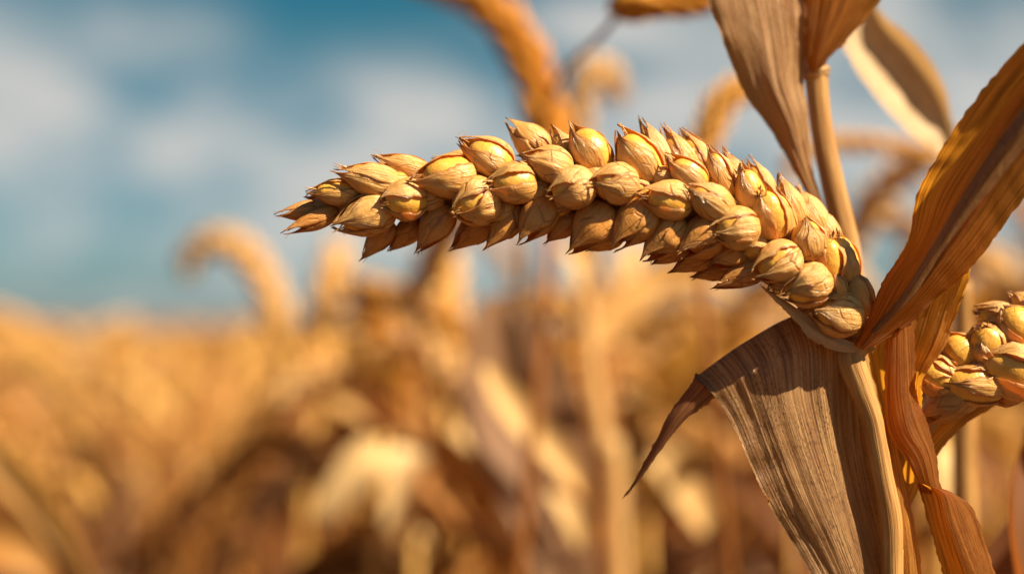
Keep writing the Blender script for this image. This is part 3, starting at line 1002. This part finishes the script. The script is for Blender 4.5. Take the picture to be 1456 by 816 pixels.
def blade(mb, pts, w, n=10, slot=0, roll=0.0, cup=.25, nc=4, twist=0.0):
    """A tapering leaf blade along world-space pts."""
    p = cr(pts, n)
    t = np.gradient(p, axis=0)
    t /= np.maximum(1e-9, np.linalg.norm(t, axis=1, keepdims=True))
    g = np.zeros((n, nc, 3))
    for i in range(n):
        f = i / (n - 1)
        ww = w * min(1, .35 + f * 3) * max(0.0, 1 - max(0, f - .35) / .65) ** .75 + w * .02
        rl = roll + twist * f
        ref = np.array([math.sin(rl), -math.cos(rl), .25])
        x = np.cross(t[i], ref); x /= max(1e-9, np.linalg.norm(x))
        y = np.cross(x, t[i])
        for j in range(nc):
            q = -1 + 2 * j / (nc - 1)
            g[i, j] = p[i] + x * ww * .5 * q + y * ww * cup * q * q
    uv = np.zeros((n, nc, 2))
    add_sheet(mb, g, uv, 0, slot)


def custom(name, label, cat, base, parts, group=None):
    """A blurred plant; parts: (part name, material, builder(mb))."""
    root = empty(name, base, label, cat, group)
    for pn, m, fn in parts:
        mb = MB(); fn(mb); mb.build(pn, [m], root)
    return root


def stem_to(px, py, d, r=.003, lean=0.0):
    top = PD(px, py, d)
    b = np.array([top[0] + lean, top[1], 0.0])
    return b, (lambda mb, e=top, b=b: add_tube(mb, [b, b * .6 + e * .4 + np.array([0, 0, 0]), e], [r * 1.3, r * 1.1, r], 7, nst=12))


def nodding(label, path, d, r, stem_px, mat, rs=.0035, n=52, lean=0.0, group=None, extra=(), sm=None):
    """ear along photo path at distance d, stem from its first point to the ground"""
    b, fn = stem_to(path[0][0], path[0][1], d, rs, lean)
    pts = [PD(x, y, d + dd) for x, y, dd in path]
    parts = [('stalk', sm or M_F_STEM, fn), ('ear', mat, lambda mb: ear_mesh(mb, pts, r, n, seed=int(path[0][0])))]
    parts += list(extra)
    return custom('wheat_plant', label, 'wheat plant', b, parts, group)


def bl(path, d, w, roll=0.0, cup=.25):
    return lambda mb: blade(mb, [PD(x, y, d + dd) for x, y, dd in path], w, 16, roll=roll, cup=cup, nc=5)


D1 = .80
nodding('blurred orange wheat ear arching out of the top of the frame behind the sharp ear', [(790, 260, 0), (778, 180, 0), (755, 95, 0), (715, 28, 0), (660, -10, .01), (600, -25, .02)], D1, .0118, None, M_F_ORANGE, n=80, lean=-.10, sm=M_F_RUST)
nodding('pale blurred wheat plant with a hooked ear beside the orange ear', [(828, 260, 0), (826, 160, 0), (838, 108, 0), (864, 104, 0), (880, 140, 0)], .95, .0095, None, M_F_PALE, n=50, lean=.12, sm=M_F_RUST)
nodding('brown blurred ear bending over like a hook left of the tall stalk', [(985, 260, 0), (1006, 190, 0), (1028, 145, 0), (1062, 124, 0), (1100, 120, .01)], .72, .0078, None, M_F_EAR, n=60, rs=.0024, lean=.10, sm=M_F_RUST)
nodding('thin blurred ear drooping towards the rust-brown leaf behind the pale leaf', [(1120, 235, 0), (1170, 206, 0), (1240, 205, 0), (1300, 214, 0), (1340, 232, 0)], .78, .0052, None, M_F_EAR, n=70, rs=.002)
# scalloped dark leaf and its thin stem cut by the top edge
b = PD(745, 816, 1.05) * np.array([1, 1, 0])
tw = custom('wheat_plant', 'rust-coloured ear at the top edge on a thin curved stem', 'wheat plant', b, [
    ('stalk', M_F_BROWN, lambda mb: add_tube(mb, [b, PD(745, 520, 1.0), PD(752, 300, .92), PD(772, 170, .78), PD(806, 98, .68), PD(850, 55, .63), PD(885, 15, .60)], [.003, .003, .0026, .0018, .0015, .0015], 7, nst=40)),
    ('ear', M_F_ORANGE, lambda mb: ear_mesh(mb, [PD(885, 12, .60), PD(925, -2, .60), PD(965, -6, .60), PD(1010, -14, .60), PD(1060, -40, .60)], .0085, 40, 5)),
])
# wide brown leaf, pale blade and pale stalk at mid distance, below the ear's middle
D2 = .86
b = PD(790, 900, D2) * np.array([1, 1, 0])
custom('corn_plant', 'blurred plant with a wide brown leaf below the middle of the sharp ear', 'corn plant', b, [
    ('stalk', M_F_BROWN, lambda mb: add_tube(mb, [b, PD(800, 900, D2), PD(770, 640, D2), PD(735, 440, D2)], [.006, .005, .005, .004], 8, nst=20)),
    ('leaf', M_F_BROWN, lambda mb: blade(mb, [PD(710, 420, D2), PD(730, 560, D2), PD(775, 690, D2 - .01), PD(810, 830, D2 - .02), PD(830, 1000, D2)], .072, 20, roll=.2, cup=.12, nc=7)),
    ('leaf', M_F_PALE, bl([(690, 520, -.02), (730, 580, -.03), (785, 640, -.03), (825, 690, -.03), (840, 720, -.03)], D2, .020, .2)),
])
b = PD(905, 900, .92) * np.array([1, 1, 0])
custom('corn_plant', 'pale straight blurred stalk right of the wide brown leaf', 'corn plant', b, [
    ('stalk', M_F_PALE, lambda mb: add_tube(mb, [b, PD(878, 816, .92), PD(857, 640, .92), PD(836, 490, .92), PD(830, 330, .92)], [.0078, .0074, .0068, .006, .0045], 9, nst=30)),
    ('leaf', M_F_LEAF, bl([(838, 500, 0), (880, 440, .01), (935, 400, .02), (1000, 395, .02), (1060, 420, .03)], .92, .022, .3)),
    ('leaf', M_F_PALE, bl([(830, 330, 0), (828, 360, 0), (832, 390, -.01), (830, 420, -.01)], .92, .026, .0)),
])
DB = 1.30
nodding('blurred wheat ear curving up and over in an arch above the left of the field', [(405, 520, 0), (392, 440, 0), (365, 380, 0), (325, 345, 0), (285, 350, 0), (262, 385, 0)], DB, .0135, None, M_F_EAR, n=64, rs=.0028, lean=.12)
nodding('upright blurred ear left of the middle under the tip of the sharp ear', [(452, 560, 0), (455, 480, 0), (466, 410, 0), (482, 350, 0)], 1.3, .0135, None, M_F_EAR, n=60, rs=.003, lean=-.10)
nodding('upright golden blurred ear below the sharp ear, between two drooping leaves', [(630, 560, 0), (632, 480, 0), (634, 410, 0), (632, 345, 0)], 1.2, .0145, None, M_F_EAR, n=64, rs=.003, lean=.12)
nodding('blurred golden ear leaning left below the middle of the sharp ear', [(585, 560, 0), (560, 500, 0), (535, 455, 0), (505, 430, 0)], 1.3, .013, None, M_F_ORANGE, n=60, rs=.003, lean=.15)
b = PD(-30, 900, .85) * np.array([1, 1, 0])
custom('corn_plant', 'blurred plant with a long tan leaf sweeping down across the lower left corner', 'corn plant', b, [
    ('stalk', M_F_STEM, lambda mb: add_tube(mb, [b, PD(-60, 800, .86), PD(-50, 620, .86)], [.005, .005, .004], 8, nst=12)),
    ('leaf', M_F_LEAF, bl([(-50, 610, 0), (10, 660, 0), (65, 720, 0), (110, 790, 0), (140, 880, 0), (150, 980, 0)], .86, .022, -.5)),
    ('leaf', M_F_LEAF, bl([(-40, 760, 0), (20, 775, 0), (60, 800, 0), (90, 860, 0)], .9, .030, .1)),
])
for lab, (x0, y0), (x1, y1), d, w, m, roll in (
        ('blurred plant with a cream leaf hanging down to the left, low in the field', (545, 640), (445, 755), .95, .026, M_F_PALE, .1),
        ('blurred plant with a short cream leaf pointing straight down, low in the field', (588, 640), (560, 770), .96, .026, M_F_PALE, -.1),
        ('blurred plant with a gold leaf slanting right beside the two cream leaves', (600, 650), (690, 760), .97, .040, M_F_LEAF, .2),
        ('blurred plant with a pale leaf bending over below the dark leaf tip', (930, 640), (1010, 760), 1.0, .034, M_F_PALE, .3),
        ('blurred plant with a cream leaf at the foot of the pale straight stalk', (800, 690), (835, 775), .84, .024, M_F_PALE, .0),
        ('blurred plant with a tan leaf slanting across the middle of the field', (470, 555), (610, 640), 1.15, .034, M_F_LEAF, .1),
        ('blurred plant with a pale leaf hanging right of the brown twisted leaf', (1350, 640), (1362, 790), .75, .022, M_F_PALE, .1),
        ('blurred plant with a gold leaf crossing behind the drooping grey-brown leaf', (930, 560), (1090, 500), 1.0, .040, M_F_ORANGE, .1)):
    b = PD((x0 + x1) / 2 - 20, 900, d + .03) * np.array([1, 1, 0])
    mx, my = (x0 + x1) / 2, (y0 + y1) / 2
    custom('corn_plant', lab, 'corn plant', b, [
        ('stalk', M_F_STEM, (lambda b, x0, y0, d: lambda mb: add_tube(mb, [b, PD(x0 - 12, y0 + 160, d + .03), PD(x0, y0, d + .005)], [.004, .0035, .0028], 7, nst=14))(b, x0, y0, d)),
        ('leaf', m, bl([(x0, y0, 0), (mx * .6 + x0 * .4, my * .5 + y0 * .5 - 10, -.01), (mx * .3 + x1 * .7, my * .4 + y1 * .6, -.01), (x1, y1, 0)], d, w, roll)),
    ])
b = PD(1450, 900, .50) * np.array([1, 1, 0])
custom('corn_plant', 'plant with a dark red-brown leaf standing at the lower right edge', 'corn plant', b, [
    ('stalk', M_F_OLD_SHADE, lambda mb: add_tube(mb, [b, PD(1470, 900, .50), PD(1475, 760, .50)], [.004, .004, .003], 8, nst=12)),
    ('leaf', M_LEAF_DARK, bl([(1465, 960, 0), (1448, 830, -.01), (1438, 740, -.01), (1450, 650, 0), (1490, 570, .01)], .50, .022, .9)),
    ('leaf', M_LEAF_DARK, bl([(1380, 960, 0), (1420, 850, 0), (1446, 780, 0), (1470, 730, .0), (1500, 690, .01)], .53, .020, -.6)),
])


# ------------------------------------------------------------------ the field
def make_variant(seed):
    rg = random.Random(seed)
    h = rg.uniform(.88, .97)
    lean = np.array([rg.uniform(-.06, .06), rg.uniform(-.05, .05), 0])
    ang = rg.uniform(0, 6.28)
    d = np.array([math.cos(ang), math.sin(ang), 0])
    top = np.array([0, 0, h]) + lean
    bend = rg.choice((0.15, .5, .9, 1.2))
    el = rg.uniform(.09, .14)
    ear_pts = [top]
    q = top.copy(); a = .25
    for k in range(4):
        a += bend * .55
        q = q + (d * math.sin(a) + np.array([0, 0, 1]) * math.cos(a)) * el / 4
        ear_pts.append(q)
    root = empty('wheat_plant', (0, -60, 0), 'x', 'wheat plant')
    mb = MB(); add_tube(mb, [np.zeros(3), top * .5 + np.array([.01, 0, 0]), top], [.0036, .003, .0022], 6, nst=8); mb.build('stalk', [rg.choice((M_F_STEM, M_F_RUST, M_F_STEM))], root, world=False)
    mb = MB(); ear_mesh(mb, ear_pts, rg.uniform(.0085, .0125), 40, seed); mb.build('ear', [rg.choice((M_F_EAR, M_F_EAR, M_F_ORANGE, M_F_PALE))], root, world=False)
    for k in range(rg.choice((4, 5, 5, 6))):
        z0 = h * rg.uniform(.50, .97)
        aa = rg.uniform(0, 6.28)
        dd = np.array([math.cos(aa), math.sin(aa), 0])
        L = rg.uniform(.16, .32)
        p0 = np.array([0, 0, z0]) + lean * z0 / h
        droop = rg.uniform(.3, 1.2)
        pts = [p0, p0 + dd * L * .3 + np.array([0, 0, L * .22]), p0 + dd * L * .62 + np.array([0, 0, L * (.2 - .3 * droop)]), p0 + dd * L * .85 + np.array([0, 0, L * (.05 - .9 * droop)])]
        mb = MB(); blade(mb, pts, rg.uniform(.014, .032), 10, roll=rg.uniform(0, 3.1), cup=rg.uniform(.05, .45), nc=4, twist=rg.uniform(-2.5, 2.5))
        mb.build('leaf', [rg.choice((M_F_LEAF, M_F_LEAF, M_F_PALE, M_F_RUST)) if z0 > h * .89 else rg.choice((M_F_RUST, M_F_RUST, M_F_BROWN, M_F_OLD_SHADE, M_F_OLD_SHADE))], root, world=False)  # low leaves: browner, and darker still to paint in the canopy's shade
    return root


FIELD_LABEL = 'out-of-focus golden wheat plant of the dense field behind, none told apart from its neighbours'
FIELD_GROUP = 'blurred wheat plants of the dense field'
VARS = [make_variant(100 + i) for i in range(12)]
KIDS = {v.name: list(v.children) for v in VARS}
rgf = random.Random(5)
spots = []
tries = 0
while len(spots) < 240 and tries < 20000:
    tries += 1
    y = math.sqrt(rgf.uniform(1.25 ** 2, 3.3 ** 2))
    x = rgf.uniform(-.47, .47) * y
    if y < 1.8 and 40 < 728 + x / y * FPX < 430:
        continue
    if all((x - a) ** 2 + (y - b) ** 2 > .055 ** 2 for a, b in spots):
        spots.append((x, y))
spots.sort(key=lambda s: s[1])
for i, (x, y) in enumerate(spots):
    v = VARS[i % len(VARS)]
    if i < len(VARS):
        o = v
    else:
        o = v.copy(); COL.objects.link(o)
        for c in KIDS[v.name]:
            c2 = c.copy(); COL.objects.link(c2); c2.parent = o
    pxx = 728 + x / y * FPX
    s = rgf.uniform(.86, 1.03) + .08 * min(1, max(0, (pxx - 380) / 400)) * (.4 + .6 * rgf.random())
    o.scale = (s, s, s)
    o.location = (x, y, -.005)
    o.rotation_euler = (rgf.uniform(-.06, .06), rgf.uniform(-.06, .06), rgf.uniform(0, 6.28))
    o['label'] = FIELD_LABEL
    o['category'] = 'wheat plant'
    o['group'] = FIELD_GROUP


# taller plants standing nearer, in the middle and on the right
NEAR = [make_variant(300 + i) for i in range(6)]
NKIDS = {v.name: list(v.children) for v in NEAR}
for i, (px, d, top) in enumerate(((545, 1.15, 400), (600, 1.3, 380), (690, 1.05, 380), (720, 1.25, 350), (760, 1.1, 330), (800, 1.3, 340), (880, 1.0, 380), (905, 1.25, 350),
                                  (950, 1.05, 400), (985, 1.3, 360), (1040, 1.1, 400), (1075, 1.3, 340), (1110, 1.0, 420), (1150, 1.2, 330), (1215, 1.05, 300), (1250, 1.25, 260),
                                  (1300, 1.1, 330), (1345, 1.3, 290), (1400, 1.05, 330), (1430, 1.2, 270), (1460, 1.0, 380), (650, 1.4, 380), (500, 1.35, 420), (1190, 1.4, 340))):
    v = NEAR[i % len(NEAR)]
    if i < len(NEAR):
        o = v
    else:
        o = v.copy(); COL.objects.link(o)
        for c in NKIDS[v.name]:
            c2 = c.copy(); COL.objects.link(c2); c2.parent = o
    p = PD(px, top, d)
    s = p[2] / 1.0
    o.scale = (1.25, 1.25, s)
    o.location = (p[0], p[1], -.005)
    o.rotation_euler = (rgf.uniform(-.05, .05), rgf.uniform(-.05, .05), rgf.uniform(0, 6.28))
    o['label'] = 'taller out-of-focus wheat plant rising above the field behind the ear and stalks'
    o['category'] = 'wheat plant'
    o['group'] = 'taller blurred wheat plants nearer than the field'


def far_field():
    """the rest of the field: a mass nobody could count"""
    rg = random.Random(77)
    protos = []
    for k in range(8):
        mb = MB()
        h = .66 + .23 * ((k * 3 + 1) % 8 / 7.0) ** 1.5
        ang = rg.uniform(0, 6.28)
        d = np.array([math.cos(ang), math.sin(ang), 0])
        top = np.array([0, 0, h])
        add_tube(mb, [np.zeros(3), top * .6, top], [.004, .0035, .003], 4, 0)
        bend = rg.choice((.2, .6, 1.1))
        q = top.copy(); a = .2; e = [q]
        for m in range(4):
            a += bend * .55
            q = q + (d * math.sin(a) + np.array([0, 0, 1]) * math.cos(a)) * .03
            e.append(q)
        add_tube(mb, e, [.006, .012, .0125, .010, .003], 6, 1, lump=.3)
        for m in range(3):
            z0 = h * rg.uniform(.55, .97); aa = rg.uniform(0, 6.28)
            dd = np.array([math.cos(aa), math.sin(aa), 0]); L = rg.uniform(.15, .3); dr = rg.uniform(.3, 1.1)
            p0 = np.array([0, 0, z0])
            pts = [p0, p0 + dd * L * .3 + np.array([0, 0, L * .2]), p0 + dd * L * .62 + np.array([0, 0, L * (.2 - .3 * dr)]), p0 + dd * L * .85 + np.array([0, 0, L * (.05 - .9 * dr)])]
            blade(mb, pts, rg.uniform(.016, .035), 6, rg.choice((2, 2, 3) if z0 > h * .86 else (4, 4, 5)), roll=rg.uniform(0, 3.1), nc=3)  # blades low on the stem take rust and shade-darkened colours
        protos.append((np.array(mb.v), mb.f, mb.m))
    V, F, Mi, base = [], [], [], 0
    pos = []
    for _ in range(2600):
        y = math.sqrt(rg.uniform(3.0 ** 2, 8 ** 2)); pos.append((rg.uniform(-.5, .5) * y, y))
    for _ in range(2600):
        y = 8 * (70 / 8) ** rg.random(); pos.append((rg.uniform(-.5, .5) * y, y))
    for _ in range(260):                       # plants beside and behind the camera, out of view
        a = rg.uniform(0, 6.28); r = rg.uniform(1.2, 3.5)
        x, y = r * math.sin(a), r * math.cos(a)
        if abs(x) > .55 * y and (y < 0 or abs(x) > .55 * y + .3) and not (y < .3 and x > -.2):
            pos.append((x, y))
    for (x, y) in pos:
        v, f, m = protos[rg.randrange(len(protos))]
        a = rg.uniform(0, 6.28); s = rg.uniform(.90, 1.06) + .05 * noise.noise(Vector((x * 1.3, y * .5, 2)))
        c, si = math.cos(a) * s, math.sin(a) * s
        w = np.stack([v[:, 0] * c - v[:, 1] * si + x, v[:, 0] * si + v[:, 1] * c + y, v[:, 2] * s - .005], axis=1)
        V.append(w)
        F.extend([tuple(base + i for i in q) for q in f]); Mi.extend(m)
        base += len(v)
    me = bpy.data.meshes.new('wheat_field')
    me.from_pydata(np.concatenate(V).tolist(), [], F)
    for m in (M_F_STEM, M_F_EAR, M_F_LEAF, M_F_PALE, M_F_RUST, M_F_OLD_SHADE):
        me.materials.append(m)
    me.polygons.foreach_set('material_index', np.array(Mi, dtype=np.int32))
    me.polygons.foreach_set('use_smooth', np.ones(len(F), dtype=bool))
    o = bpy.data.objects.new('wheat_field', me)
    COL.objects.link(o)
    tag(o, 'far golden wheat field blurring into one mass up to the horizon', 'wheat field', kind='stuff')


far_field()


def undergrowth():
    """dead lower leaves and litter between the stalks, too many and too tangled to count"""
    rg = random.Random(31)
    mb = MB()
    for _ in range(4200):
        y = math.sqrt(rg.uniform(1.15 ** 2, 6.5 ** 2)); x = rg.uniform(-.5, .5) * y
        z0 = rg.uniform(.05, .78) ** .8 * .92
        if y < 1.9 and 40 < 728 + x / y * FPX < 430:
            z0 *= .6
        aa = rg.uniform(0, 6.28)
        dd = np.array([math.cos(aa), math.sin(aa), 0]); L = rg.uniform(.15, .34); dr = rg.uniform(.3, 1.2)
        p0 = np.array([x, y, z0])
        pts = [p0, p0 + dd * L * .3 + np.array([0, 0, L * .15]), p0 + dd * L * .62 + np.array([0, 0, L * (.12 - .3 * dr)]), p0 + dd * L * .85 + np.array([0, 0, L * (.02 - .8 * dr)])]
        for q in pts:
            q[2] = max(q[2], .02)
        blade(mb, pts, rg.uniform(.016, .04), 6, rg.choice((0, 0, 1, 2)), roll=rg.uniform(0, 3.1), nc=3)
    o = mb.build('undergrowth', [M_F_OLD_SHADE, M_F_RUST, M_F_BROWN])  # dead-leaf browns, dark enough to put shade between the stalks
    tag(o, 'tangle of dead brown leaves low between the blurred stalks', 'undergrowth', kind='stuff')


undergrowth()
